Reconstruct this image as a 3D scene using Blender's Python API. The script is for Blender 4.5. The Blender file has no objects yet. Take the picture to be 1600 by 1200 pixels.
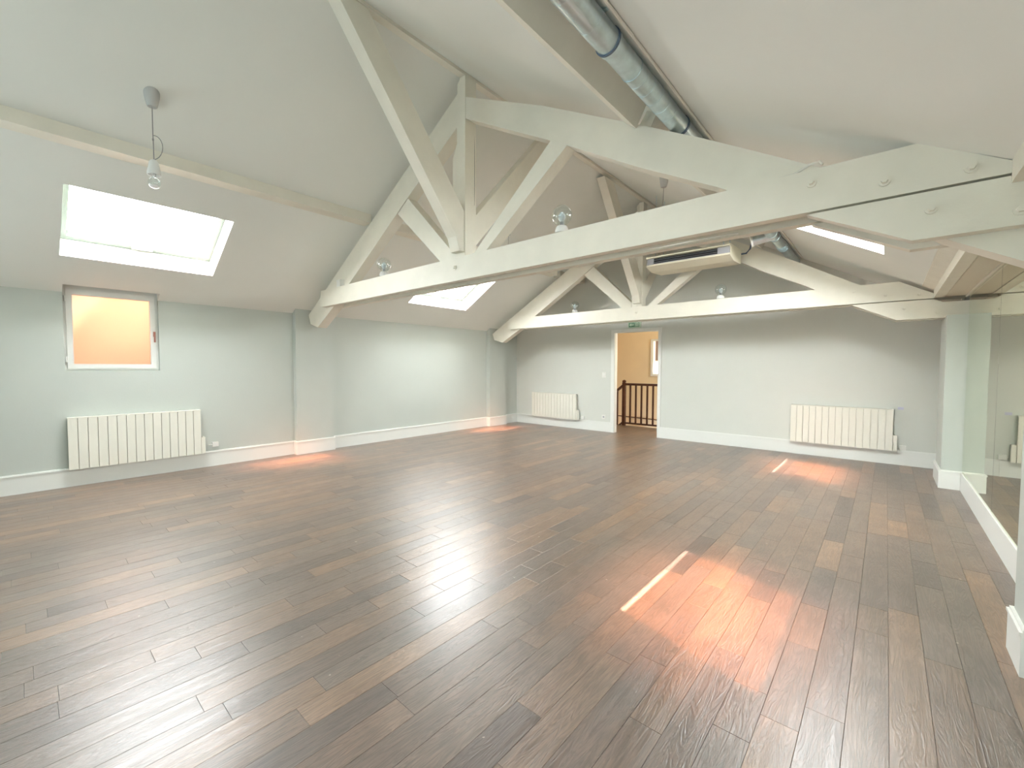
import bpy, bmesh, math, random
from mathutils import Vector, Matrix
random.seed(7)
C = bpy.context.scene.collection
sc = bpy.context.scene
PI = math.pi

# ------------------------------------------------------------------ camera
XL_ = -6.79
YAW, PITCH, ROLL = math.radians(41.098), math.radians(-2.286), math.radians(0.155)
fwd = Vector((-math.sin(YAW)*math.cos(PITCH), math.cos(YAW)*math.cos(PITCH), math.sin(PITCH)))
rgt = Vector((math.cos(YAW), math.sin(YAW), 0))
up = rgt.cross(fwd)
r2 = math.cos(ROLL)*rgt + math.sin(ROLL)*up
u2 = -math.sin(ROLL)*rgt + math.cos(ROLL)*up
cd = bpy.data.cameras.new('camera'); cam = bpy.data.objects.new('camera', cd); C.objects.link(cam)
M = Matrix((r2, u2, -fwd)).transposed().to_4x4(); M.translation = Vector((0, 0, 1.34))
cam.matrix_world = M
cd.sensor_width = 36; cd.lens = 669.9/1600*36; cd.clip_start = .02; cd.clip_end = 200
sc.camera = cam

# ------------------------------------------------------------------ light and exposure
sc.view_settings.view_transform = 'Standard'
try: sc.view_settings.look = 'None'
except Exception: pass
sc.view_settings.gamma = 1
sc.view_settings.use_curve_mapping = False
sc.view_settings.exposure = 0.03
SKY_PANE = {('L', 0): 35.0, ('R', 0): 12.0, ('L', 1): 38.0, ('R', 1): 46.0}        # radiance of the daylit skylight blinds
W = bpy.data.worlds.new('sky'); sc.world = W; W.use_nodes = True
bg = W.node_tree.nodes['Background']; bg.inputs[0].default_value = (.93, .96, 1, 1); bg.inputs[1].default_value = 1.3
SUNDIR = Vector((-.37, 1.69, -2.97)).normalized()
def sun(name, energy, angle, col):
    l = bpy.data.lights.new(name, 'SUN'); l.energy = energy; l.angle = math.radians(angle); l.color = col
    o = bpy.data.objects.new(name, l); C.objects.link(o)
    o.rotation_euler = SUNDIR.to_track_quat('-Z', 'Y').to_euler(); o.location = (0, -3, 8)
sun('sun', 70, 0.5, (1, .88, .78))
sun('soft_patch_sun', 160, 14, (1, .80, .66))  # second, wider sun added to make the floor patches soft
def area(name, loc, rot, sx, sy, power, col):
    l = bpy.data.lights.new(name, 'AREA'); l.shape = 'RECTANGLE'; l.size = sx; l.size_y = sy; l.energy = power; l.color = col
    o = bpy.data.objects.new(name, l); C.objects.link(o); o.location = loc; o.rotation_euler = rot
area('front_fill', (-1.3, -2.45, 1.3), (math.radians(122), 0, 0), 3.6, 1.6, 62, (.82, .97, 1))  # added fill lamp behind the camera; this wall has no windows
area('side_fill', (-5.6, -2.4, 1.2), Vector((.80, .42, .42)).to_track_quat('-Z', 'Y').to_euler(), 1.5, 1.6, 60, (.82, .97, 1))  # another added fill at the front wall, aimed at the right slope
area('stair_hall_fill', (-2.2, 9.0, 1.9), (0, math.radians(80), 0), 1.2, 1.2, 42, (1, .90, .72))  # added lamp brightening the hall, set apart from its window

# ------------------------------------------------------------------ materials
def mat(name, col, rough=.6, metal=0, spec=.5, bump=0, bscale=30, mottle=0, mscale=3):
    m = bpy.data.materials.new(name); m.use_nodes = True; nt = m.node_tree; b = nt.nodes['Principled BSDF']
    b.inputs['Base Color'].default_value = (*col, 1); b.inputs['Roughness'].default_value = rough
    b.inputs['Metallic'].default_value = metal; b.inputs['Specular IOR Level'].default_value = spec
    g = nt.nodes.new('ShaderNodeNewGeometry')
    if bump or mottle:
        n = nt.nodes.new('ShaderNodeTexNoise'); n.inputs['Scale'].default_value = bscale; n.inputs['Detail'].default_value = 4
        nt.links.new(g.outputs['Position'], n.inputs['Vector'])
    if bump:
        bp = nt.nodes.new('ShaderNodeBump'); bp.inputs['Strength'].default_value = bump; bp.inputs['Distance'].default_value = .01
        nt.links.new(n.outputs['Fac'], bp.inputs['Height']); nt.links.new(bp.outputs[0], b.inputs['Normal'])
    if mottle:
        n2 = nt.nodes.new('ShaderNodeTexNoise'); n2.inputs['Scale'].default_value = mscale; n2.inputs['Detail'].default_value = 3
        nt.links.new(g.outputs['Position'], n2.inputs['Vector'])
        mr = nt.nodes.new('ShaderNodeMapRange'); mr.inputs[1].default_value = .3; mr.inputs[2].default_value = .7
        mr.inputs[3].default_value = 1-mottle; mr.inputs[4].default_value = 1+mottle
        mx = nt.nodes.new('ShaderNodeMix'); mx.data_type = 'RGBA'; mx.blend_type = 'MULTIPLY'; mx.inputs[0].default_value = 1
        mx.inputs[6].default_value = (*col, 1)
        nt.links.new(n2.outputs['Fac'], mr.inputs[0]); nt.links.new(mr.outputs[0], mx.inputs[7]); nt.links.new(mx.outputs[2], b.inputs['Base Color'])
    return m
def emis(name, col, s, transp=0):
    m = bpy.data.materials.new(name); m.use_nodes = True; nt = m.node_tree; nt.nodes.remove(nt.nodes['Principled BSDF'])
    out = nt.nodes['Material Output']; e = nt.nodes.new('ShaderNodeEmission'); e.inputs[0].default_value = (*col, 1); e.inputs[1].default_value = s
    if transp:
        t = nt.nodes.new('ShaderNodeBsdfTransparent'); t.inputs[0].default_value = (*(transp if isinstance(transp, tuple) else (transp,)*3), 1)
        a = nt.nodes.new('ShaderNodeAddShader'); nt.links.new(e.outputs[0], a.inputs[0]); nt.links.new(t.outputs[0], a.inputs[1]); nt.links.new(a.outputs[0], out.inputs[0])
    else: nt.links.new(e.outputs[0], out.inputs[0])
    return m
def thin_glass(name, tint=(.97, .98, .98), refl=.12):
    m = bpy.data.materials.new(name); m.use_nodes = True; nt = m.node_tree; nt.nodes.remove(nt.nodes['Principled BSDF'])
    out = nt.nodes['Material Output']; t = nt.nodes.new('ShaderNodeBsdfTransparent'); t.inputs[0].default_value = (*tint, 1)
    g = nt.nodes.new('ShaderNodeBsdfGlossy'); g.inputs['Roughness'].default_value = .02
    lw = nt.nodes.new('ShaderNodeLayerWeight'); lw.inputs[0].default_value = .35
    mr = nt.nodes.new('ShaderNodeMapRange'); mr.inputs[3].default_value = refl*.15; mr.inputs[4].default_value = .5
    mx = nt.nodes.new('ShaderNodeMixShader'); nt.links.new(lw.outputs['Facing'], mr.inputs[0]); nt.links.new(mr.outputs[0], mx.inputs[0])
    nt.links.new(t.outputs[0], mx.inputs[1]); nt.links.new(g.outputs[0], mx.inputs[2]); nt.links.new(mx.outputs[0], out.inputs[0])
    return m
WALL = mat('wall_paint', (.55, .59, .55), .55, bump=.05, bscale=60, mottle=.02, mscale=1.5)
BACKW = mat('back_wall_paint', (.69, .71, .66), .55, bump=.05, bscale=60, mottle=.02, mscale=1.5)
CEIL = mat('ceiling_paint', (.835, .86, .815), .65, bump=.08, bscale=12, mottle=.02, mscale=1)
BEAM = mat('beam_paint', (.80, .775, .675), .5, bump=.35, bscale=14, mottle=.03, mscale=5)
TRIM = mat('trim_paint', (.84, .855, .82), .35)
CUP = mat('grey_cup', (.52, .53, .52), .45)
SASH = mat('skylight_sash', (.13, .15, .125), .4)
RADM = mat('radiator_enamel', (.84, .83, .74), .35)
PVC = mat('white_plastic', (.82, .82, .78), .4)
CREAM = mat('cream_plastic', (.80, .77, .62), .4)
DARK = mat('dark_gap', (.03, .03, .035), .6)
GREYP = mat('grey_plastic', (.42, .43, .46), .4)
LOUV = mat('louvre_metal', (.30, .34, .36), .35, .6)
ZINC = mat('galvanised_steel', (.62, .72, .76), .28, 1, mottle=.10, mscale=18)
RUBBER = mat('blue_grey_rubber', (.10, .14, .20), .5)
CABLE = mat('cable_grey', (.30, .30, .30), .5)
CABLEW = mat('cable_white', (.75, .73, .66), .5)
CHROME = mat('chrome', (.8, .8, .8), .12, 1)
GLOBE = thin_glass('clear_glass', (.93, .97, .97), .5)
PANE = thin_glass('window_glass')
SOCK = mat('white_ceramic', (.86, .87, .85), .3)
WOODD = mat('dark_varnished_wood', (.10, .035, .02), .35, mottle=.2, mscale=9)
HALLP = mat('ochre_paint', (.86, .72, .50), .6, mottle=.03, mscale=2)
BRONZE = mat('brown_handle', (.35, .15, .12), .4)
GREEN = mat('sign_green', (.15, .32, .20), .4)
PALEG = mat('sign_pale_green', (.62, .78, .62), .4)
TERRA = mat('backdrop_terracotta', (.86, .53, .39), .8, mottle=.1, mscale=2)
SOFF = mat('soffit_paint', (.72, .67, .56), .55, bump=.1, bscale=20)
MIRR = mat('mirror_silvering', (.80, .84, .70), .015, 1)
FSUB = mat('subfloor', (.05, .03, .022), .9)
SKYP = {k: emis('daylit_blind', (.84, .96, 1.02), v, (.36, .25, .19)) for k, v in SKY_PANE.items()}
HALLW = emis('hall_window_daylight', (1, .86, .60), 1.6)
HALLS = emis('hall_window_glare', (1, .95, .85), 9)  # glow of the discs that imitate sun glare
# frosted window glass: rough refraction with a little diffuse transmission
FROST = bpy.data.materials.new('frosted_glass'); FROST.use_nodes = True; nt = FROST.node_tree; nt.nodes.remove(nt.nodes['Principled BSDF'])
o_ = nt.nodes['Material Output']; t_ = nt.nodes.new('ShaderNodeBsdfTranslucent'); t_.inputs[0].default_value = (.95, .84, .75, 1)
rf = nt.nodes.new('ShaderNodeBsdfRefraction'); rf.inputs['Roughness'].default_value = .55; rf.inputs['IOR'].default_value = 1.15; rf.inputs[0].default_value = (.95, .85, .77, 1)
mx = nt.nodes.new('ShaderNodeMixShader'); mx.inputs[0].default_value = .6
nt.links.new(t_.outputs[0], mx.inputs[1]); nt.links.new(rf.outputs[0], mx.inputs[2]); nt.links.new(mx.outputs[0], o_.inputs[0])

def wood_floor():
    m = bpy.data.materials.new('dark_oak_planks'); m.use_nodes = True; nt = m.node_tree; N = nt.nodes; L = nt.links; b = N['Principled BSDF']
    g = N.new('ShaderNodeNewGeometry'); oi = N.new('ShaderNodeObjectInfo')
    add = N.new('ShaderNodeMath'); add.operation = 'ADD'; L.new(g.outputs['Random Per Island'], add.inputs[0]); L.new(oi.outputs['Random'], add.inputs[1])
    fr = N.new('ShaderNodeMath'); fr.operation = 'FRACT'; L.new(add.outputs[0], fr.inputs[0])
    mul = N.new('ShaderNodeMath'); mul.operation = 'MULTIPLY'; mul.inputs[1].default_value = 77; L.new(fr.outputs[0], mul.inputs[0])
    cmb = N.new('ShaderNodeCombineXYZ'); L.new(mul.outputs[0], cmb.inputs[0]); L.new(mul.outputs[0], cmb.inputs[2])
    va = N.new('ShaderNodeVectorMath'); va.operation = 'ADD'; L.new(g.outputs['Position'], va.inputs[0]); L.new(cmb.outputs[0], va.inputs[1])
    mp = N.new('ShaderNodeMapping'); mp.inputs['Scale'].default_value = (9, .9, 9); L.new(va.outputs[0], mp.inputs[0])
    n1 = N.new('ShaderNodeTexNoise'); n1.inputs['Scale'].default_value = 2.2; n1.inputs['Detail'].default_value = 6; n1.inputs['Distortion'].default_value = 1.6; L.new(mp.outputs[0], n1.inputs[0])
    mp2 = N.new('ShaderNodeMapping'); mp2.inputs['Scale'].default_value = (60, 2.5, 60); L.new(va.outputs[0], mp2.inputs[0])
    n2 = N.new('ShaderNodeTexNoise'); n2.inputs['Scale'].default_value = 3; n2.inputs['Detail'].default_value = 4; L.new(mp2.outputs[0], n2.inputs[0])
    # cathedral figure: rings warped by noise
    ws = N.new('ShaderNodeMath'); ws.operation = 'MULTIPLY'; ws.inputs[1].default_value = 46; L.new(n1.outputs['Fac'], ws.inputs[0])
    sn = N.new('ShaderNodeMath'); sn.operation = 'SINE'; L.new(ws.outputs[0], sn.inputs[0])
    tone = N.new('ShaderNodeValToRGB'); L.new(fr.outputs[0], tone.inputs[0]); cr = tone.color_ramp
    cr.elements[0].position = 0; cr.elements[0].color = (0.092, 0.065, 0.051, 1)
    cr.elements[1].position = 1; cr.elements[1].color = (0.225, 0.137, 0.084, 1)
    for p, c in ((.12, (0.119, 0.084, 0.065, 1)), (.3, (0.145, 0.101, 0.076, 1)), (.45, (0.136, 0.102, 0.081, 1)), (.6, (0.163, 0.104, 0.069, 1)), (.75, (0.145, 0.099, 0.074, 1)), (.88, (0.189, 0.116, 0.072, 1)), (.95, (0.198, 0.126, 0.082, 1))):
        e = cr.elements.new(p); e.color = c
    mr = N.new('ShaderNodeMapRange'); mr.inputs[1].default_value = -1; mr.inputs[2].default_value = 1; mr.inputs[3].default_value = .86; mr.inputs[4].default_value = 1.12; L.new(sn.outputs[0], mr.inputs[0])
    mr2 = N.new('ShaderNodeMapRange'); mr2.inputs[1].default_value = .3; mr2.inputs[2].default_value = .7; mr2.inputs[3].default_value = .78; mr2.inputs[4].default_value = 1.22; L.new(n2.outputs['Fac'], mr2.inputs[0])
    m1 = N.new('ShaderNodeMath'); m1.operation = 'MULTIPLY'; L.new(mr.outputs[0], m1.inputs[0]); L.new(mr2.outputs[0], m1.inputs[1])
    # worn blotches and knots
    n3 = N.new('ShaderNodeTexNoise'); n3.inputs['Scale'].default_value = 5; n3.inputs['Detail'].default_value = 3; L.new(va.outputs[0], n3.inputs[0])
    mr3 = N.new('ShaderNodeMapRange'); mr3.inputs[1].default_value = .25; mr3.inputs[2].default_value = .75; mr3.inputs[3].default_value = .82; mr3.inputs[4].default_value = 1.25; L.new(n3.outputs['Fac'], mr3.inputs[0])
    m2 = N.new('ShaderNodeMath'); m2.operation = 'MULTIPLY'; L.new(m1.outputs[0], m2.inputs[0]); L.new(mr3.outputs[0], m2.inputs[1])
    mx = N.new('ShaderNodeMix'); mx.data_type = 'RGBA'; mx.blend_type = 'MULTIPLY'; mx.inputs[0].default_value = 1
    L.new(tone.outputs[0], mx.inputs[6]); L.new(m2.outputs[0], mx.inputs[7])
    # pale scuffs
    vs = N.new('ShaderNodeTexNoise'); vs.inputs['Scale'].default_value = 22; vs.inputs['Detail'].default_value = 1; L.new(g.outputs['Position'], vs.inputs[0])
    sr = N.new('ShaderNodeMapRange'); sr.inputs[1].default_value = .79; sr.inputs[2].default_value = .82; sr.inputs[3].default_value = 0; sr.inputs[4].default_value = .5; L.new(vs.outputs['Fac'], sr.inputs[0])
    mx2 = N.new('ShaderNodeMix'); mx2.data_type = 'RGBA'; mx2.inputs[7].default_value = (.6, .5, .42, 1); L.new(sr.outputs[0], mx2.inputs[0]); L.new(mx.outputs[2], mx2.inputs[6])
    L.new(mx2.outputs[2], b.inputs['Base Color'])
    rr = N.new('ShaderNodeMapRange'); rr.inputs[1].default_value = .3; rr.inputs[2].default_value = .7; rr.inputs[3].default_value = .33; rr.inputs[4].default_value = .47; L.new(n2.outputs['Fac'], rr.inputs[0])
    L.new(rr.outputs[0], b.inputs['Roughness']); b.inputs['Specular IOR Level'].default_value = .8; b.inputs['Coat Weight'].default_value = .55; b.inputs['Coat Roughness'].default_value = .30
    bp = N.new('ShaderNodeBump'); bp.inputs['Strength'].default_value = .25; bp.inputs['Distance'].default_value = .002
    hs = N.new('ShaderNodeMath'); hs.operation = 'ADD'; L.new(sn.outputs[0], hs.inputs[0]); L.new(n2.outputs['Fac'], hs.inputs[1]); L.new(hs.outputs[0], bp.inputs['Height'])
    L.new(bp.outputs[0], b.inputs['Normal'])
    return m
OAK = wood_floor()

# ------------------------------------------------------------------ helpers
def obj(name, bm, m, parent=None, smooth=False, bevel=0, label=None):
    if bevel:
        bmesh.ops.bevel(bm, geom=[e for e in bm.edges if len(e.link_faces) == 2 and e.calc_face_angle(0) > .5], offset=bevel, segments=1, affect='EDGES', clamp_overlap=True)
    bmesh.ops.recalc_face_normals(bm, faces=bm.faces)
    me = bpy.data.meshes.new(name); bm.to_mesh(me); bm.free()
    for mm in (m if isinstance(m, (list, tuple)) else [m]): me.materials.append(mm)
    if smooth:
        for p in me.polygons: p.use_smooth = True
        if smooth != 'all':
            try: me.set_sharp_from_angle(angle=math.radians(40))
            except Exception: pass
    o = bpy.data.objects.new(name, me); C.objects.link(o)
    if parent: o.parent = parent
    if label: o['label'] = label
    return o
def tag(o, label, cat, group=None):
    o['label'] = label; o['category'] = cat
    if group: o['group'] = group
    return o
def struct(o): o['kind'] = 'structure'; return o
def thing(name, label, cat, loc=(0, 0, 0), rotz=0, group=None):
    o = bpy.data.objects.new(name, None); C.objects.link(o); o.location = loc; o.rotation_euler = (0, 0, rotz)
    o.empty_display_size = .1
    return tag(o, label, cat, group)
def dup(root, loc, rotz=0, label=None):
    r = root.copy(); C.objects.link(r); r.location = loc; r.rotation_euler = (0, 0, rotz)
    if label: r['label'] = label
    for ch in list(root.children):
        c = ch.copy(); C.objects.link(c); c.parent = r
        for g in ch.children:
            d = g.copy(); C.objects.link(d); d.parent = c
    return r
def box(bm, x0, x1, y0, y1, z0, z1, mi=0):
    v = [bm.verts.new(p) for p in ((x0, y0, z0), (x1, y0, z0), (x1, y1, z0), (x0, y1, z0), (x0, y0, z1), (x1, y0, z1), (x1, y1, z1), (x0, y1, z1))]
    for f in ((3, 2, 1, 0), (4, 5, 6, 7), (0, 1, 5, 4), (1, 2, 6, 5), (2, 3, 7, 6), (3, 0, 4, 7)):
        bm.faces.new([v[i] for i in f]).material_index = mi
    return bm
def B(*a): return box(bmesh.new(), *a)
def prism(pts, axis, a, b, bm=None):
    """pts: 2-D outline; axis: the extrusion axis ('x','y','z') from a to b"""
    bm = bm or bmesh.new()
    def P(p, t): return {'y': (p[0], t, p[1]), 'x': (t, p[0], p[1]), 'z': (p[0], p[1], t)}[axis]
    A = [bm.verts.new(P(p, a)) for p in pts]; D = [bm.verts.new(P(p, b)) for p in pts]
    bm.faces.new(A); bm.faces.new(D[::-1]); n = len(pts)
    for i in range(n): bm.faces.new((A[i], D[i], D[(i+1) % n], A[(i+1) % n]))
    return bm
def lathe(prof, seg=24, bm=None, axis='z', off=(0, 0, 0), cap=True):
    bm = bm or bmesh.new(); rings = []
    for r, h in prof:
        ring = []
        for k in range(seg):
            a = 2*PI*k/seg; c, s = r*math.cos(a), r*math.sin(a)
            p = {'z': (c, s, h), 'y': (c, h, s), 'x': (h, c, s)}[axis]
            ring.append(bm.verts.new((p[0]+off[0], p[1]+off[1], p[2]+off[2])))
        rings.append(ring)
    for i in range(len(rings)-1):
        for k in range(seg): bm.faces.new((rings[i][k], rings[i][(k+1) % seg], rings[i+1][(k+1) % seg], rings[i+1][k]))
    if cap: bm.faces.new(rings[0]); bm.faces.new(rings[-1][::-1])
    return bm
def tube(pts, r, seg=8, bm=None):
    bm = bm or bmesh.new(); pts = [Vector(p) for p in pts]; rings = []
    for i, p in enumerate(pts):
        d = (pts[min(i+1, len(pts)-1)]-pts[max(i-1, 0)]).normalized()
        a = d.cross(Vector((0, 0, 1)) if abs(d.z) < .9 else Vector((1, 0, 0))).normalized(); b = d.cross(a)
        rings.append([bm.verts.new(p+r*(math.cos(2*PI*k/seg)*a+math.sin(2*PI*k/seg)*b)) for k in range(seg)])
    for i in range(len(rings)-1):
        for k in range(seg): bm.faces.new((rings[i][k], rings[i][(k+1) % seg], rings[i+1][(k+1) % seg], rings[i+1][k]))
    bm.faces.new(rings[0]); bm.faces.new(rings[-1][::-1])
    return bm

# ------------------------------------------------------------------ room geometry
XL, XR, YB, YF = -6.79, .67, 7.96, -2.6
ZL = 2.144; SL = .575; RX = -3.19; RZ = ZL+SL*(RX-XL)         # left slope and ridge
SR = .552                                                      # right slope
def zl(x): return ZL+SL*(x-XL)
def zr(x): return RZ-SR*(x-RX)
def wall_with_holes(name, plane, t0, t1, u0, u1, v0, v1, holes, m):
    """rectangular wall in cells; plane 'x': u=y v=z ; plane 'y': u=x v=z ; holes (u0,u1,v0,v1)"""
    bm = bmesh.new()
    us = sorted({u0, u1, *[h[0] for h in holes], *[h[1] for h in holes]}); vs = sorted({v0, v1, *[h[2] for h in holes], *[h[3] for h in holes]})
    for i in range(len(us)-1):
        for j in range(len(vs)-1):
            cu, cv = (us[i]+us[i+1])/2, (vs[j]+vs[j+1])/2
            if any(h[0] < cu < h[1] and h[2] < cv < h[3] for h in holes): continue
            if plane == 'x': box(bm, t0, t1, us[i], us[i+1], vs[j], vs[j+1])
            else: box(bm, us[i], us[i+1], t0, t1, vs[j], vs[j+1])
    seen = {}
    for f in list(bm.faces):
        k = tuple(round(c, 4) for c in f.calc_center_median()); seen.setdefault(k, []).append(f)
    kill = [f for fs in seen.values() if len(fs) > 1 for f in fs]
    bmesh.ops.delete(bm, geom=kill, context='FACES')
    bmesh.ops.remove_doubles(bm, verts=bm.verts, dist=1e-5)
    return struct(obj(name, bm, m))

# floor: dark subfloor slab with individual planks
floor = struct(obj('floor', B(XL-.02, XR+.02, YF, 9.18, -.06, -.014), FSUB))
PW = .125
def plank_bm(L, w, bm=None, x=0, y=0):
    bm = bm or bmesh.new(); g = .0004; c = .0009; zt = 0.0; zb = -.014
    lo = [(-w/2+g, -L/2+g), (w/2-g, -L/2+g), (w/2-g, L/2-g), (-w/2+g, L/2-g)]
    hi = [(-w/2+g+c, -L/2+g+c), (w/2-g-c, -L/2+g+c), (w/2-g-c, L/2-g-c), (-w/2+g+c, L/2-g-c)]
    r0 = [bm.verts.new((x+p[0], y+p[1], zb)) for p in lo]; r1 = [bm.verts.new((x+p[0], y+p[1], zt-.0008)) for p in lo]; r2_ = [bm.verts.new((x+p[0], y+p[1], zt)) for p in hi]
    for A, D in ((r0, r1), (r1, r2_)):
        for k in range(4): bm.faces.new((A[k], A[(k+1) % 4], D[(k+1) % 4], D[k]))
    bm.faces.new(r2_)
    return bm
planks = []
rows = int(math.ceil((XR-XL)/PW))
for r in range(rows):
    x = XR-PW/2-r*PW
    y = YF-random.random()*.8
    while y < YB:
        L_ = random.choice((.3, .45, .6, .75, .9, 1.05, 1.2, 1.4))
        a, b = max(y, YF), min(y+L_, YB)
        if b-a > .05: planks.append((x, (a+b)/2, b-a))
        y += L_
def inview(x, y):
    d = Vector((x, y, -1.34)); z = d.dot(fwd)
    if z < .15: return 0
    px = 669.9*d.dot(r2)/z; py = -669.9*d.dot(u2)/z
    if abs(px) > 880 or abs(py) > 680: return 0
    return 1/(d.length**2)/max(.2, 1) * (1.34/d.length)
planks.sort(key=lambda p: -inview(p[0], p[1])*p[2])
meshes = {}
for (x, y, L_) in planks[:300]:
    k = round(L_, 3)
    if k not in meshes:
        o = obj('plank', plank_bm(k, PW), OAK, floor); meshes[k] = o.data
    else:
        o = bpy.data.objects.new('plank', meshes[k]); C.objects.link(o); o.parent = floor
    o.location = (x, y, 0)
bm = bmesh.new()
for (x, y, L_) in planks[300:]: plank_bm(L_, PW, bm, x, y)
o = obj('plank', bm, OAK, floor); o['kind'] = 'stuff'
bm = bmesh.new()                                                # landing boards beyond the door
for r in range(10):
    x = -5.0+r*PW*2
    y = YB
    for L_ in (.45, .75): plank_bm(L_, PW*2, bm, x, y+L_/2); y += L_
o = obj('plank', bm, OAK, floor); o['kind'] = 'stuff'

# walls
WY0, WY1, WZ0, WZ1 = .322, 1.14, 1.285, 2.235                    # left window recess
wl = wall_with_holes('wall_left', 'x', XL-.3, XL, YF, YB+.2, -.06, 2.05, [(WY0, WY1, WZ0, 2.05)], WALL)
bm = bmesh.new()                                                # top strip of the left wall, cut by the recess
for a, b in ((YF, WY0), (WY1, YB+.2)): box(bm, XL-.3, XL, a, b, 2.05, ZL+.004)
obj('wall_top', bm, WALL, wl)
bm = bmesh.new(); box(bm, XL-.3, XL+.12, WY0-.03, WY1+.03, WZ1, WZ1+.10)
obj('window_lintel', bm, WALL, wl)
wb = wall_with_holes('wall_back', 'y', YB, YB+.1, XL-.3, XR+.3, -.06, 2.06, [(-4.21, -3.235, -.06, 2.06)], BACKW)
obj('gable', prism([(-6.95, 2.06), (.70, 2.06), (.70, zr(.70)+.03), (RX, RZ+.1), (-6.95, zl(-6.95)+.08)], 'y', YB, YB+.1), BACKW, wb)
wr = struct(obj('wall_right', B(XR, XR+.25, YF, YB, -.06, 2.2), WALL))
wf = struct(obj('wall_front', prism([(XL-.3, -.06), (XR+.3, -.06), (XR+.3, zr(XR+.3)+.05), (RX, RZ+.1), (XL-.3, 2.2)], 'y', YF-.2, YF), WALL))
for (y0, y1) in ((2.73, 3.30), (6.91, 7.45)):                     # left pilasters
    obj('pilaster', B(XL, -6.69, y0, y1, 0, zl(-6.69)+.02), WALL, wl, bevel=.012)
COLS = ((2.83, 3.07), (6.74, 7.38))
for (y0, y1) in COLS:
    obj('pilaster', B(.49, XR, y0, y1, 0, 1.955 if y0 < 4 else 1.925), WALL, wr, bevel=.008)

# ceiling slopes with skylight shafts; s = distance down the slope from the ridge
SKL = []   # (side, y0, y1, xa, xb)  xa upper edge, xb lower edge
for (y0, y1) in ((.29, 1.585), (4.45, 5.79)):
    SKL.append(('L', y0, y1, -5.44, -6.265)); SKL.append(('R', y0, y1-.05, -.87, -.05))
def slope_slab(name, side, holes):
    bm = bmesh.new(); zz = zl if side == 'L' else zr
    sl = SL if side == 'L' else -SR
    n = Vector((-sl, 0, 1)).normalized()
    x_out = XL-.3 if side == 'L' else .47
    xs = sorted({RX, x_out, *[h[0] for h in holes], *[h[1] for h in holes]}); ys = sorted({YF-.2, YB+.2, *[h[2] for h in holes], *[h[3] for h in holes]})
    for i in range(len(xs)-1):
        for j in range(len(ys)-1):
            cx, cy = (xs[i]+xs[i+1])/2, (ys[j]+ys[j+1])/2
            if any(h[0] < cx < h[1] and h[2] < cy < h[3] for h in holes): continue
            lo = [Vector((x, y, zz(x))) for x, y in ((xs[i], ys[j]), (xs[i+1], ys[j]), (xs[i+1], ys[j+1]), (xs[i], ys[j+1]))]
            hi = [p+n*.30 for p in lo]
            if side == 'R' and xs[i] == RX:
                for k in (0, 3): hi[k] = lo[k]+Vector((0, 0, .34))
            if side == 'L' and xs[i+1] == RX:
                for k in (1, 2): hi[k] = lo[k]+Vector((0, 0, .34))
            a = [bm.verts.new(p) for p in lo]; b = [bm.verts.new(p) for p in hi]
            bm.faces.new(a[::-1]); bm.faces.new(b)
            for k in range(4): bm.faces.new((a[k], a[(k+1) % 4], b[(k+1) % 4], b[k]))
    seen = {}
    for f in list(bm.faces):
        k = tuple(round(c, 4) for c in f.calc_center_median()); seen.setdefault(k, []).append(f)
    bmesh.ops.delete(bm, geom=[f for fs in seen.values() if len(fs) > 1 for f in fs], context='FACES')
    bmesh.ops.remove_doubles(bm, verts=bm.verts, dist=1e-5)
    return struct(obj(name, bm, CEIL))
slope_slab('ceiling', 'L', [(h[4], h[3], h[1], h[2]) for h in SKL if h[0] == 'L']+[(XL-.3, XL+.12, WY0, WY1)])
slope_slab('ceiling', 'R', [(h[3], h[4], h[1], h[2]) for h in SKL if h[0] == 'R'])

# skylights: sash, glass with the daylit blind, roof flashing
def skylight(idx, side, y0, y1, xa, xb):
    zz = zl if side == 'L' else zr; s = SL if side == 'L' else -SR
    n = Vector((-s, 0, 1)).normalized()
    root = struct(bpy.data.objects.new('window_%d' % idx, None)); C.objects.link(root)
    A = Vector((xa, 0, zz(xa))); Dn = Vector((xb, 0, zz(xb))); d = (Dn-A); Ln = d.length; d.normalize()
    base = A+n*.22
    def P(u, y, h): v = base+d*u+n*h; return (v.x, y, v.z)
    def slabp(u0, u1, a, b, h0, h1, bm):
        v = [bm.verts.new(P(u, y, h)) for h in (h0, h1) for u, y in ((u0, a), (u1, a), (u1, b), (u0, b))]
        for f in ((3, 2, 1, 0), (4, 5, 6, 7), (0, 1, 5, 4), (1, 2, 6, 5), (2, 3, 7, 6), (3, 0, 4, 7)): bm.faces.new([v[i] for i in f])
        return bm
    fw = .055
    bm = bmesh.new(); slabp(-.02, fw, y0-.02, y1+.02, 0, .09, bm); slabp(Ln-fw, Ln+.02, y0-.02, y1+.02, 0, .09, bm)
    slabp(fw, Ln-fw, y0-.02, y0+fw, 0, .09, bm); slabp(fw, Ln-fw, y1-fw, y1+.02, 0, .09, bm)
    obj('sash', bm, SASH, root)
    ym = (y0+y1)/2
    bm = slabp(Ln-fw-.012, Ln-fw+.022, ym-.09, ym+.09, -.022, 0, bmesh.new()); obj('handle', bm, TRIM, root, bevel=.004)
    bm = slabp(fw, Ln-fw, y0+fw, y1-fw, .060, .066, bmesh.new()); obj('pane', bm, PANE, root)
    gp = .042                                                   # blind a little narrower than the sash: a slit of sun on each side
    bm = slabp(fw+gp, Ln-fw-gp, y0+fw, y1-fw, .04, .042, bmesh.new()); obj('blind', bm, SKYP[(side, 0 if y0 < 3 else 1)], root, label='white daylit blind')
for i, (side, y0, y1, xa, xb) in enumerate(SKL): skylight(i+2, side, y0, y1, xa, xb)

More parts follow.
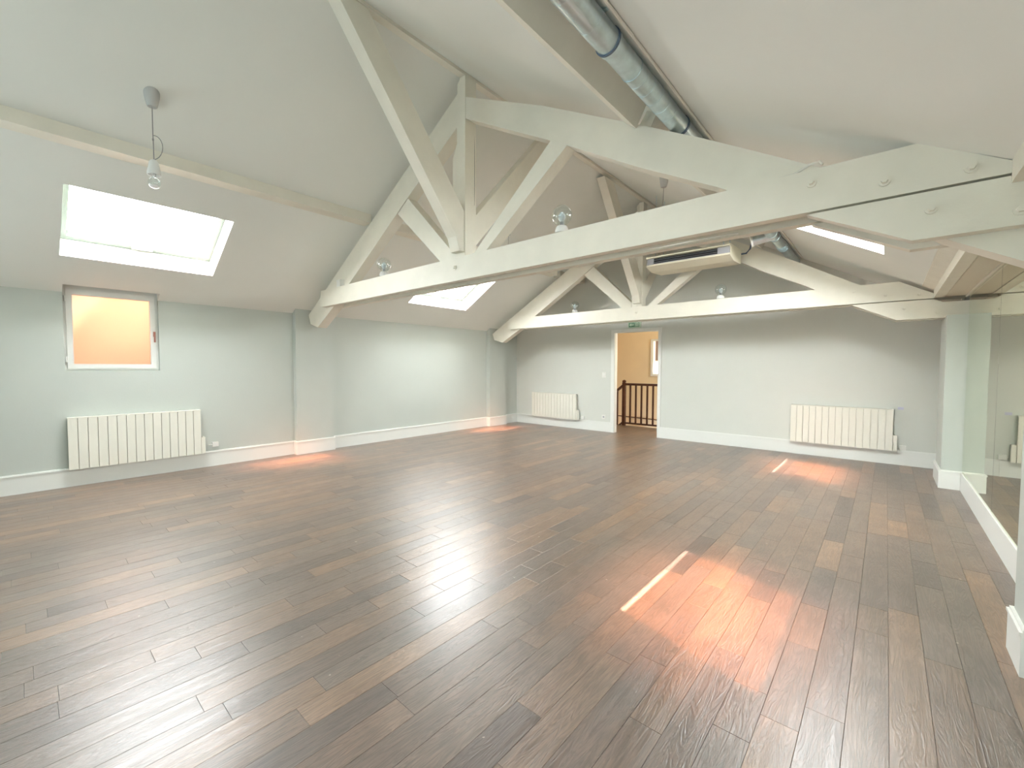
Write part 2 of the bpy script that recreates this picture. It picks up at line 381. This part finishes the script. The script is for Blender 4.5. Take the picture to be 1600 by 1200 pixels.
# left frosted window
root = struct(bpy.data.objects.new('window_1', None)); C.objects.link(root)
xw = XL-.065
bm = bmesh.new()
box(bm, xw-.07, xw, WY0, WY1, WZ0, WZ0+.035); box(bm, xw-.07, xw, WY0, WY1, WZ1-.05, WZ1); box(bm, xw-.07, xw, WY0, WY0+.035, WZ0+.035, WZ1-.05); box(bm, xw-.07, xw, WY1-.035, WY1, WZ0+.035, WZ1-.05)
obj('frame', bm, TRIM, root)
GY0, GY1, GZ0, GZ1 = .398, 1.066, 1.36, 2.132
bm = bmesh.new(); xs = xw+.018; f0, f1, f2, f3 = WY0+.025, WY1-.025, WZ0+.025, WZ1-.04
box(bm, xw-.05, xs, f0, f1, f2, GZ0); box(bm, xw-.05, xs, f0, f1, GZ1, f3); box(bm, xw-.05, xs, f0, GY0, GZ0, GZ1); box(bm, xw-.05, xs, GY1, f1, GZ0, GZ1)
sash = obj('sash', bm, TRIM, root, bevel=.004)
obj('pane', B(xw-.03, xw-.022, GY0-.01, GY1+.01, GZ0-.01, GZ1+.01), FROST, root, label='frosted pane glowing peach')
h = obj('handle', bmesh.new(), BRONZE, sash); h.data.materials.clear()
bm = bmesh.new(); box(bm, xs, xs+.02, 1.090, 1.112, 1.70, 1.76); box(bm, xs+.02, xs+.036, 1.093, 1.109, 1.63, 1.75)
bpy.data.objects.remove(h); obj('handle', bm, BRONZE, sash, bevel=.003, label='reddish brown handle')
for z in (1.38, 2.05): obj('hinge', lathe([(.009, z), (.009, z+.06)], 10, off=(xs+.006, WY0+.018, 0)), TRIM, sash)
t = obj('terracotta_backdrop', prism([(-3, -3), (9, -3), (9, 3.4), (1.2, 2.9), (.1, 1.5), (-3, 1.3)], 'x', -9.3, -9.1), TERRA)  # unseen wall put outside to colour the frosted pane peach
obj('backdrop_sun_shade', prism([(-3, 1.35), (.1, 1.55), (1.2, 2.95), (9, 3.45), (9, 3.35), (1.2, 2.85), (.1, 1.45), (-3, 1.25)], 'x', -9.1, -8.5), TERRA, t)  # added overhang keeping direct sun off the backdrop
tag(t, 'unseen terracotta backdrop outside, added to tint the frosted window peach', 'wall')

# door opening
root = struct(bpy.data.objects.new('door_1', None)); C.objects.link(root)
bm = bmesh.new(); dy0 = YB-.016
for (x0, x1, z0, z1) in ((-4.245, -4.175, 0, 2.03), (-3.265, -3.205, 0, 2.03), (-4.245, -3.205, 2.03, 2.095)):
    obj('casing', B(x0, x1, dy0, YB+.01, z0, z1), TRIM, root, bevel=.004)
obj('jamb', B(-4.21, -4.165, YB, YB+.1, 0, 2.03), TRIM, root); obj('jamb', B(-3.265, -3.235, YB, YB+.1, 0, 2.03), TRIM, root)
obj('jamb', B(-4.21, -3.235, YB, YB+.1, 2.03, 2.06), TRIM, root)
bm.free()

# baseboards
def baseboard(name, segs, parent=None):
    """segs: (axis, fixed, sign, a, b): board of height .2 against plane axis=fixed, sticking out in direction sign"""
    bm = bmesh.new()
    for axis, f, s, a, b in segs:
        for (t, z0, z1) in ((.018, 0, .182), (.024, .182, .196), (.014, .196, .206)):
            lo, hi = sorted((f, f+s*t))
            if axis == 'x': box(bm, lo, hi, a, b, z0, z1)
            else: box(bm, a, b, lo, hi, z0, z1)
    return struct(obj(name, bm, TRIM))
baseboard('baseboard_left', [('x', XL, 1, YF, 2.73), ('x', XL, 1, 3.30, 6.91), ('x', XL, 1, 7.45, YB),
          ('x', -6.69, 1, 2.715, 3.315), ('y', 2.73, -1, XL+.018, -6.69), ('y', 3.30, 1, XL+.018, -6.69),
          ('x', -6.69, 1, 6.895, 7.465), ('y', 6.91, -1, XL+.018, -6.69), ('y', 7.45, 1, XL+.018, -6.69)])
baseboard('baseboard_back', [('y', YB, -1, XL+.024, -4.245), ('y', YB, -1, -3.205, XR)])
bs = []
for (y0, y1) in COLS:
    bs += [('x', .49, -1, y0-.015, y1+.015), ('y', y0, -1, .49, XR), ('y', y1, 1, .49, XR)]
baseboard('baseboard_right', bs)
bm = bmesh.new()                                                # plinth board under the mirrors
for a, b in ((YF, 2.805), (3.095, 6.715)): box(bm, .645, XR, a, b, 0, .20)
struct(obj('baseboard_right', bm, TRIM, bevel=.004))

# ------------------------------------------------------------------ mirrors
for k, (a, b, lab) in enumerate(((3.075, 5.0, 'tall frameless mirror panel at the right edge of the picture, right of the dark seam'),
        (5.006, 6.735, 'tall frameless mirror panel beside the far right pilaster, left of the dark seam'),
        (.9, 2.825, 'frameless mirror panel beside the camera, in front of the near right pilaster'))):
    r = tag(obj('mirror', B(.655, .66, a, b, .205, 2.14), MIRR), lab, 'mirror', 'wall mirrors')
    obj('backing', B(.66, .6695, a, b, .205, 2.14), GREYP, r)
t = tag(obj('mirror_seam', B(.6552, .6598, 5.0, 5.006, .205, 2.14), DARK), 'dark vertical joint strip between the two mirror panels', 'joint')

# ------------------------------------------------------------------ soffit and wall plate over the mirrors
so = struct(bpy.data.objects.new('trim_1', None)); C.objects.link(so)
obj('lid_board', B(.44, XR+.3, YF-.2, YB+.2, 2.185, 2.6), SOFF, so)
for (a, b) in ((YF, 2.838), (3.122, 6.888), (7.172, YB)):
    obj('wall_plate', B(.385, .470, a, b, 2.14, 2.262), BEAM, so, bevel=.006)
    if a > 3: obj('board', prism([(.285, zr(.285)-.010), (.384, zr(.384)-.010), (.384, zr(.384)), (.285, zr(.285))], 'y', a, b), BEAM, so)
    obj('board', B(.475, .640, a, b, 2.145, 2.18), SOFF, so)
    obj('board', B(.640, XR, a, b, 2.150, 2.18), SOFF, so)
    obj('batten', B(.636, .654, a, b, 2.128, 2.145), BEAM, so)

# ------------------------------------------------------------------ roof timbers
rb = tag(obj('ridge_beam', B(RX-.035, RX+.035, YF, YB, RZ-.05, RZ+.05), BEAM, bevel=.004), 'white painted ridge beam along the top of the roof', 'beam')
for (a, b, lab) in ((YF, 2.93, 'white painted purlin on the left slope, near bay above the first skylight'), (3.03, 6.95, 'white painted purlin on the left slope behind the near truss'), (7.05, YB, 'short white purlin on the left slope by the back wall')):
    tag(obj('purlin', prism([(-4.893, zl(-4.893)-.0015), (-4.893, 3.125), (-5.06, 3.125), (-5.06, zl(-5.06)-.0015)], 'y', a, b), BEAM), lab, 'beam', 'left slope purlins')
tag(obj('purlin', prism([(-1.455, 3.085), (-1.375, 3.020), (-1.295, zr(-1.295)), (-1.37, zr(-1.37))], 'y', YF, 2.90), BEAM, bevel=.004), 'deep white painted purlin on the right slope beside the steel duct, near bay', 'beam')
tag(obj('purlin', prism([(-1.455, 3.085), (-1.375, 3.020), (-1.295, zr(-1.295)), (-1.37, zr(-1.37))], 'y', 3.06, 6.95), BEAM, bevel=.004), 'deep white painted purlin on the right slope beyond the near truss', 'beam')

def truss():
    t = thing('roof_truss', 'nearest white painted timber roof truss, its tie beam crossing the room with bolted ends', 'truss', (0, 0, 0), 0, 'roof trusses')
    ys = ((2.84, 2.91), (3.05, 3.12))
    for k, (a, b) in enumerate(ys):
        obj('tie_beam', prism([(-6.13, 2.20), (-6.07, 2.184), (.395, 2.184), (.395, min(2.25, zr(.395)-.004)), (.087, 2.409), (-6.09, 2.411)], 'y', a, b), BEAM, t, bevel=.005)
        obj('bolster', prism([(-.352, 2.172), (.075, 1.953), (.6695, 1.958), (.6695, 2.133), (.46, 2.133), (.384, 2.172)], 'y', a, b), BEAM, t, bevel=.005)
    obj('rafter', prism([(-3.238, 4.045), (-6.66, 2.12), (-6.60, 1.98), (-6.36, 1.915), (-5.88, 2.168), (-4.03, 3.276), (-3.238, 3.73)], 'y', 2.912, 3.048), BEAM, t, bevel=.006)
    obj('rafter', prism([(-3.148, 3.955), (-2.2, 3.50), (-1.425, 3.081), (-.918, 2.800), (-.294, 2.43), (-.12, 2.32), (-.55, 2.30), (-.835, 2.474), (-1.347, 2.745), (-2.064, 3.161), (-3.148, 3.75)], 'y', 2.912, 3.048), BEAM, t, bevel=.006)
    obj('king_post', prism([(-3.34, 2.25), (-3.248, 2.25), (-3.233, 4.15), (-3.265, 4.12), (-3.275, 3.55), (-3.335, 3.42)], 'y', 2.911, 3.049), BEAM, t, bevel=.004)
    obj('king_post', prism([(-3.241, 2.25), (-3.15, 2.25), (-3.145, 4.16), (-3.226, 4.16)], 'y', 2.905, 3.052), BEAM, t, bevel=.004)
    obj('strut', prism([(-4.30, 3.10), (-4.10, 3.225), (-3.345, 2.50), (-3.345, 2.40), (-3.50, 2.40)], 'y', 2.915, 3.04), BEAM, t, bevel=.005)
    obj('strut', prism([(-3.08, 2.40), (-2.92, 2.40), (-1.965, 3.11), (-2.12, 3.205)], 'y', 2.915, 3.04), BEAM, t, bevel=.005)
    obj('brace', prism([(1.60, 4.16), (1.88, 4.16), (2.904, 2.86), (2.904, 2.47), (2.84, 2.47), (2.80, 2.60)], 'x', -3.29, -3.16), BEAM, t, bevel=.005)
    obj('brace', prism([(4.20, 4.12), (4.50, 4.16), (3.053, 2.56), (3.053, 2.86)], 'x', -3.27, -3.15), BEAM, t, bevel=.005)
    for (x, z) in ((-.333, 2.337), (-.033, 2.262), (.263, 2.241), (.138, 2.087), (.414, 2.02), (-3.225, 2.315)):
        bo = obj('bolt', lathe([(.024, 2.832), (.024, 2.8395)], 14, axis='y', off=(x, 0, z)), BEAM, t)
        obj('nut', lathe([(.013, 2.814), (.014, 2.832)], 6, axis='y', off=(x, 0, z)), BEAM, bo)
    return t
T1 = truss()
T2 = dup(T1, (0, 4.05, -.045), label='farther white painted timber roof truss, just in front of the back wall and door')
obj('bracket', prism([(.15, 1.99), (.19, 1.957), (.45, 1.806), (.64, 1.69), (.64, 2.1), (.15, 2.1)], 'y', 2.915, 3.045), BEAM, T1, bevel=.004)
obj('crack', prism([(3.030, 2.95), (3.0335, 3.2), (3.034, 3.5), (3.031, 3.64), (3.0305, 3.5), (3.0305, 3.2)], 'x', -3.1505, -3.1462), DARK, T1, label='dark drying crack in the post')

# ------------------------------------------------------------------ ventilation duct
DX, DZ, DR = -1.107, 2.985, .064
t = thing('ventilation_duct', 'round galvanised steel duct running along the right roof slope', 'duct')
bm = lathe([(DR, YF), (DR, 2.0)], 32, axis='y', off=(DX, 0, DZ)); pipe = obj('pipe', bm, ZINC, t, smooth=True)
bm = lathe([(DR*.955, 2.0), (DR*.955, YB)], 32, axis='y', off=(DX, 0, DZ)); pipe2 = obj('pipe', bm, ZINC, t, smooth=True)
def ring(y, r, w, m, p, nm): obj(nm, lathe([(DR*.94, y-w/2), (DR+r, y-w/2), (DR+r, y+w/2), (DR*.94, y+w/2)], 32, axis='y', off=(DX, 0, DZ)), m, p, smooth=True)
ring(2.0, .006, .012, RUBBER, t, 'gasket'); ring(2.02, .003, .03, ZINC, t, 'collar')
for y in (.2, .6, 1.0, 1.3, 1.6, 1.82): ring(y, .0006, .004, ZINC, pipe, 'seam')
ring(2.27, .0015, .008, ZINC, pipe2, 'seam')
for y in (2.35, 2.45, 2.56, 2.67, 2.78, 3.6, 4.1, 4.6, 5.2): ring(y, -.0012, .004, ZINC, pipe2, 'seam')
ring(3.0, .003, .02, RUBBER, t, 'gasket')
for y in (6.72, 6.78, 6.84, 6.90): ring(y, .004, .012, ZINC, pipe2, 'seam')
bm = bmesh.new(); a = Vector((DX+.01, 6.18, DZ-.01)); b = Vector((-1.33, 6.16, DZ-.045)); tube([a, a.lerp(b, .5), b], .058, 24, bm)
br = obj('branch', bm, ZINC, t, smooth=True)
obj('end_cap', tube([b+(a-b).normalized()*.012, b-(a-b).normalized()*.012], .065, 24), PVC, br, smooth=True, label='white end cap')
ring(6.09, .004, .015, ZINC, t, 'collar'); ring(6.27, .004, .015, ZINC, t, 'collar')
for y in (1.85, 4.4): obj('strap', B(DX-.006, DX+.09, y, y+.02, DZ+.035, DZ+.075), ZINC, t)
tag(obj('conduit', tube([(-1.005, YF, 2.995), (-1.005, .8, 2.99), (-1.005, 2.0, 2.997), (-1.005, 5.2, 2.997), (-1.005, 7.9, 2.997)], .009, 8), CABLEW), 'thin white conduit fixed beside the steel duct', 'conduit')

# ------------------------------------------------------------------ radiators
def radiator(label, loc, rotz, W_, H_, n=15):
    """local: x along the wall, -y out of the wall, z up from floor"""
    t = thing('radiator', label, 'radiator', loc, rotz, 'panel radiators')
    z0 = .195; th = .085; w = W_/n
    obj('body', B(.012, W_-.012, -.055, -.02, z0+.02, z0+H_-.02), RADM, t)
    me = None
    for k in range(n):
        if me is None:
            bm = bmesh.new(); box(bm, .0028, w-.0028, -th, -.052, z0, z0+H_)
            o = obj('fin', bm, RADM, t, bevel=.003); me = o.data
        else:
            o = bpy.data.objects.new('fin', me); C.objects.link(o); o.parent = t
        o.location = (k*w, 0, 0)
    obj('top_cover', B(0, W_, -th-.002, -.012, z0+H_, z0+H_+.012), RADM, t, bevel=.003)
    c = obj('control_box', B(W_+.001, W_+.045, -th+.006, -.02, z0+.002, z0+.215), RADM, t, bevel=.006)
    obj('dial', lathe([(.012, z0+.2155), (.012, z0+.222)], 12, off=(W_+.023, -.05, 0)), PVC, c)
    for x in (.15, W_-.15): obj('bracket', B(x-.02, x+.02, -.02, -.001, z0+.1, z0+H_-.1), RADM, t)
    return t
R1 = radiator('white panel radiator on the left wall under the frosted window', (XL, .318, 0), 0, 1.21, .565)
R1.rotation_euler = (0, 0, PI/2)
R2 = radiator('long white panel radiator on the back wall to the right of the doorway', (-1.105, YB, 0), 0, 1.20, .56)
R3 = radiator('white panel radiator on the back wall to the left of the doorway', (-6.25, YB, 0), 0, 1.21, .545)

def outlet_box(loc, rotz, lab):
    t = thing('cable_outlet', lab, 'outlet', loc, rotz)
    obj('box', B(0, .07, -.035, -.001, 0, .06), PVC, t, bevel=.004)
    obj('cable', tube([(-.045, -.03, .03), (-.01, -.025, .03), (.005, -.02, .03)], .004, 6), PVC, t)
outlet_box((XL, 1.66, .262), PI/2, 'small white cable outlet right of the radiator under the frosted window')
outlet_box((.165, YB, .212), 0, 'small white cable outlet right of the radiator beside the far right pilaster')
outlet_box((-4.935, YB, .222), 0, 'small white cable outlet right of the radiator left of the doorway')

# switch, socket, label plate
t = thing('light_switch', 'small white light switch on the back wall left of the doorway', 'switch', (-4.41, YB, 1.18))
obj('plate', B(-.042, .042, -.010, -.001, -.055, .055), PVC, t, bevel=.003); obj('rocker', B(-.022, .022, -.016, -.010, -.012, .035), TRIM, t, bevel=.002)
t = thing('wall_socket', 'small square white wall socket low on the back wall left of the doorway', 'socket', (-4.405, YB, .305))
p = obj('plate', B(-.042, .042, -.010, -.001, -.042, .042), PVC, t, bevel=.003); obj('recess', lathe([(.02, -.0115), (.02, -.0101)], 16, axis='y'), GREYP, t)
t = tag(obj('name_plate', B(.135, .195, YB-.008, YB-.001, .765, .80), mat('lilac_plate', (.62, .62, .74), .4)), 'tiny lilac plate on the back wall above right of the radiator', 'plate')
tag(obj('trunking', B(.205, .217, YB-.03, YB-.0245, .0, .212), TRIM), 'thin white cable cover running down the baseboard by the right radiator', 'trunking')

# emergency exit sign
t = thing('exit_sign', 'small green emergency exit sign with a white arrow above the doorway', 'sign', (-3.75, YB, 2.17))
obj('housing', B(-.125, .135, -.032, -.001, -.055, .05), PALEG, t, bevel=.004)
obj('panel', B(-.108, .018, -.035, -.032, -.045, .042), GREEN, t); obj('panel', B(.024, .112, -.035, -.032, -.045, .042), GREEN, t)
obj('arrow', prism([(-.095, 0), (-.055, .032), (-.055, .010), (0, .010), (0, -.010), (-.055, -.010), (-.055, -.032)], 'y', -.037, -.035), PALEG, t)
obj('door_symbol', prism([(.038, -.034), (.038, .034), (.098, .034), (.098, -.034), (.088, -.034), (.088, .024), (.048, .024), (.048, -.034)], 'y', -.037, -.035), PALEG, t)
bm = bmesh.new(); lathe([(.007, -.037), (.007, -.035)], 10, bm, 'y', (.068, 0, .014)); prism([(.058, .004), (.078, .004), (.074, -.012), (.082, -.034), (.074, -.034), (.067, -.016), (.058, -.034), (.051, -.031), (.060, -.012)], 'y', -.037, -.035, bm)
obj('running_figure', bm, PALEG, t)

# ------------------------------------------------------------------ pendants
def pendant(lab, loc, slope_side):
    t = thing('pendant_lamp', lab, 'lamp', loc, 0, 'bare bulb pendants')
    sgn = -SL if slope_side == 'L' else SR
    bm = lathe([(.030, -.105), (.034, -.10), (.050, -.025), (.052, 0)], 20)
    for v in bm.verts:
        if v.co.z > -.05: v.co.z += -sgn*v.co.x
    obj('ceiling_cup', bm, CUP, t, smooth=True)
    obj('cord', tube([(0, 0, -.10), (-.004, 0, -.25), (-.012, .002, -.33), (-.014, .004, -.50), (-.012, 0, -.53)], .0035, 6), CABLE, t)
    pts = [(-.012+.062*math.sin(a), .050*math.sin(a), -.415+.095*math.cos(a)) for a in [PI*k/14 for k in range(0, 15)]]
    obj('cord_loop', tube(pts, .003, 6), CABLE, t)
    obj('cord_tie', tube([(-.013, .002, -.345), (-.014, .002, -.36)], .006, 6), CABLE, t)
    so_ = obj('socket', lathe([(.012, -.515), (.020, -.52), (.030, -.535), (.045, -.615), (.046, -.635), (.040, -.635), (.03, -.60)], 24), SOCK, t, smooth=True)
    obj('bulb_base', lathe([(.014, -.61), (.014, -.655)], 16), CHROME, so_, smooth=True)
    pr = [(.014, -.655)]+[(.014+.026*math.sin(PI*k/2/5), -.655-.032*k/5) for k in range(1, 6)]+[(.040*math.cos(PI*k/2/6), -.70-.035*math.sin(PI*k/2/6)) for k in range(0, 6)]+[(.002, -.735)]
    obj('bulb', lathe(pr, 24), GLOBE, so_, smooth='all')
    obj('bulb_crown', lathe([(.034, -.719), (.028, -.728), (.015, -.735), (.002, -.737)], 24), SOCK, so_, smooth=True, label='white crown of the bulb')
    return t
PX = -4.44
PL = pendant('bare bulb pendant on a looped grey cord above the first skylight on the left', (PX, .745, zl(PX)-.002), 'L')
dup(PL, (-4.46, 5.02, zl(-4.46)-.002), label='small pendant on the left slope of the far bay, seen above the near tie beam')
PR = pendant('pendant on the right slope of the far bay, cord dropping behind the near tie beam', (-2.06, 5.1, zr(-2.06)-.002), 'R')

# ------------------------------------------------------------------ globe lamps on the tie beams
def globe(lab, loc):
    t = thing('globe_lamp', lab, 'lamp', loc, 0, 'clear globe lamps on the tie beams')
    obj('base', lathe([(.052, 0), (.052, .02), (.044, .045), (.030, .055)], 24), SOCK, t, smooth=True)
    obj('socket', lathe([(.016, .055), (.016, .085)], 16), CABLE, t, smooth=True)
    n = 16; pr = [(.08*math.sin(PI*k/n), .138-.08*math.cos(PI*k/n)) for k in range(n+1)]; pr[0] = (.001, pr[0][1]); pr[-1] = (.001, pr[-1][1])
    pr = [p for p in pr if p[1] > .066 or p[0] > .03] 
    obj('globe', lathe([(.022, .060), (.030, .066)]+[p for p in pr if p[1] > .07], 28, cap=False), GLOBE, t, smooth='all', label='clear glass globe')
    n = 10; pr = [(.012, .085)]+[(.012+.018*math.sin(PI*k/n), .085+.075*(k/n)) for k in range(1, n)]+[(.012, .162), (.002, .166)]
    obj('bulb', lathe(pr, 20), mat('frosted_bulb', (.62, .68, .70), .2), t, smooth='all', label='small frosted bulb')
    return t
G = globe('clear globe lamp on the near tie beam, left of the king post', (-4.53, 2.875, 2.411))
dup(G, (-1.985, 2.875, 2.411), label='clear globe lamp on the near tie beam, right of the king post')
dup(G, (-4.47, 6.925, 2.366), label='clear globe lamp on the far tie beam, left of the king post')
dup(G, (-1.90, 6.925, 2.366), label='clear globe lamp on the far tie beam, beside the air conditioning unit')
t = thing('junction_box', 'small white junction box at the left end of the near tie beam', 'box', (-5.60, 2.88, 2.411))
obj('base', B(-.045, .045, -.03, .03, 0, .075), PVC, t, bevel=.004); obj('lid', B(-.048, .048, -.033, .033, .075, .095), PVC, t, bevel=.006)
tag(obj('cable', tube([(-1.34, 2.93, 2.177), (-1.2, 2.90, 2.160), (-1.05, 2.89, 2.158), (-.9, 2.92, 2.168), (-.72, 2.97, 2.178)], .006, 8), CABLEW), 'thin cream cable sagging under the near tie beam', 'cable')
tag(obj('cable', tube([(-.62, 2.90, 2.418), (-.42, 2.885, 2.424), (-.345, 2.86, 2.445), (-.30, 2.84, 2.44), (-.285, 2.83, 2.418)], .007, 8), CABLEW), 'thin cream cable curling over the top of the near tie beam', 'cable')

# ------------------------------------------------------------------ ceiling fan-coil unit
t = thing('air_conditioner', 'long cream air conditioning unit hung in front of the far truss', 'air conditioner', (0, 0, 0))
x0, x1, y0, y1 = -2.77, -1.61, 6.24, 6.82
bm = prism([(y0, 2.845), (y0+.20, 2.795), (y1, 2.815), (y1, 3.02), (y0+.02, 2.995), (y0, 2.985), (y0, 2.965), (y0+.06, 2.962), (y0+.06, 2.872), (y0, 2.868)], 'x', x0, x1)
obj('housing', bm, CREAM, t, bevel=.006)
obj('outlet', B(x0+.10, x1-.16, y0+.052, y0+.059, 2.876, 2.960), DARK, t, label='dark slotted air outlet')
obj('end_panel', B(x0+.012, x0+.10, y0+.02, y0+.059, 2.872, 2.962), GREYP, t); obj('end_panel', B(x1-.16, x1-.012, y0+.02, y0+.059, 2.872, 2.962), GREYP, t)
for k, z in enumerate((2.905, 2.938)): obj('louvre', prism([(y0+.015, z-.006), (y0+.05, z), (y0+.05, z+.004), (y0+.015, z-.002)], 'x', x0+.10, x1-.16), LOUV, t)
obj('vane', B(x0+.105, x1-.165, y0+.03, y0+.05, 2.874, 2.884), GREYP, t)
for x in (x0+.08, x1-.12):
    for y in (y0+.15, y1-.12): obj('hanger', tube([(x, y, 3.0), (x, y, zr(x)-.01)], .006, 8), ZINC, t)
obj('bracket', B(x0+.05, x1-.02, y1+.002, y1+.05, 2.90, 3.03), DARK, t)
tag(obj('hose', tube([(-1.60, 6.78, 2.95), (-1.54, 6.80, 2.955), (-1.50, 6.84, 3.02), (-1.48, 6.86, 3.15)], .012, 8), RUBBER), 'short dark hose behind the air conditioning unit', 'hose')

# ------------------------------------------------------------------ stair hall beyond the doorway
wh = struct(obj('wall_hall', B(-7.5, -1.2, 10.3, 10.45, -2.6, 3.2), HALLP))
# window in the hall wall
HW = struct(bpy.data.objects.new('window_6', None)); C.objects.link(HW)
wx0 = -4.40; wz0, wz1 = 1.12, 2.03
for (a, b, c, d) in ((wx0, wx0+.06, wz0, wz1), (wx0+.9, wx0+.96, wz0, wz1), (wx0+.06, wx0+.9, wz0, wz0+.05), (wx0+.06, wx0+.9, wz1-.05, wz1)):
    obj('frame', B(a, b, 10.26, 10.30, c, d), TRIM, HW)
obj('pane', B(wx0+.06, wx0+.9, 10.285, 10.295, wz0+.05, wz1-.05), HALLW, HW, label='pane bright with warm daylight')
obj('glare_disc', lathe([(.001, 10.279), (.14, 10.279), (.14, 10.284), (.001, 10.284)], 20, axis='y', off=(wx0+.20, 0, 1.32)), HALLS, HW, label='glowing disc painted as sun glare in the pane')  # sun glare painted in as glowing discs, here and below
for z in (1.62, 1.80, 1.93):
    obj('glare_disc', lathe([(.001, 10.279), (.035, 10.279), (.035, 10.284), (.001, 10.284)], 12, axis='y', off=(wx0+.15, 0, z)), HALLS, HW)
obj('curtain_edge', B(wx0+.12, wx0+.20, 10.262, 10.278, 1.50, 1.98), mat('mauve_cloth', (.45, .33, .28), .8), HW)
struct(obj('wall_hall_left', B(-7.5, -7.35, YB+.1, 10.3, -2.6, 3.2), HALLP))
struct(obj('wall_hall_right', B(-1.35, -1.2, YB+.1, 10.3, -2.6, 3.2), HALLP))
struct(obj('ceiling_hall', B(-7.5, -1.2, YB+.1, 10.45, 3.05, 3.2), HALLP))
struct(obj('floor_hall', B(-7.5, -1.2, 9.2, 10.3, -2.7, -2.6), HALLP))
struct(obj('wall_hall_near', B(-7.5, -1.2, YB+.205, YB+.22, 2.12, 3.05), HALLP))
t = thing('stair_railing', 'dark brown wooden stair railing seen through the doorway', 'railing', (0, 0, 0))
ny = 9.14
nw = obj('newel_post', B(-4.575, -4.505, ny-.035, ny+.035, -.01, .99), WOODD, t, bevel=.004)
obj('newel_cap', lathe([(.03, .99), (.045, 1.0), (.048, 1.02), (.03, 1.04), (.012, 1.05)], 16, off=(-4.54, ny, 0)), WOODD, nw, smooth=True)
obj('handrail', B(-4.505, -2.6, ny-.03, ny+.03, .925, .975), WOODD, t, bevel=.006)
obj('bottom_rail', B(-4.505, -2.6, ny-.022, ny+.022, .04, .075), WOODD, t, bevel=.003)
me = None
for k in range(14):
    x = -4.385+k*.134
    if me is None: o = obj('baluster', B(-.0165, .0165, -.0165, .0165, .075, .925), WOODD, t, bevel=.002); me = o.data
    else: o = bpy.data.objects.new('baluster', me); C.objects.link(o); o.parent = t
    o.location = (x, ny, 0)
def sl(z0, th, y0_, y1_): return [(-4.575, z0+th), (-5.9, z0+th-.82*1.325), (-5.9, z0-.82*1.325), (-4.575, z0)]
obj('handrail', prism(sl(.88, .06, 0, 0), 'y', ny-.03, ny+.03), WOODD, t, bevel=.004)
obj('bottom_rail', prism(sl(.04, .04, 0, 0), 'y', ny-.022, ny+.022), WOODD, t, bevel=.003)
for k in range(9):
    x = -4.705-k*.134; dz = -.82*(-4.575-x)
    o = obj('baluster', B(-.0165, .0165, -.0165, .0165, .07, .885), WOODD, t); o.location = (x, ny, dz)
tag(obj('stair_string', tube([(-7.3, 10.28, .13), (-1.4, 10.28, -.04)], .012, 6), WOODD), 'thin dark rail along the far wall of the stair hall', 'rail')
st = thing('staircase', 'wooden stairs going down behind the railing', 'staircase', (0, 0, 0))
for k in range(8): obj('step', B(-4.85-k*.26, -4.57-k*.26, 9.2, 10.28, -.19*(k+1)-.04, -.19*(k+1)), WOODD, st)
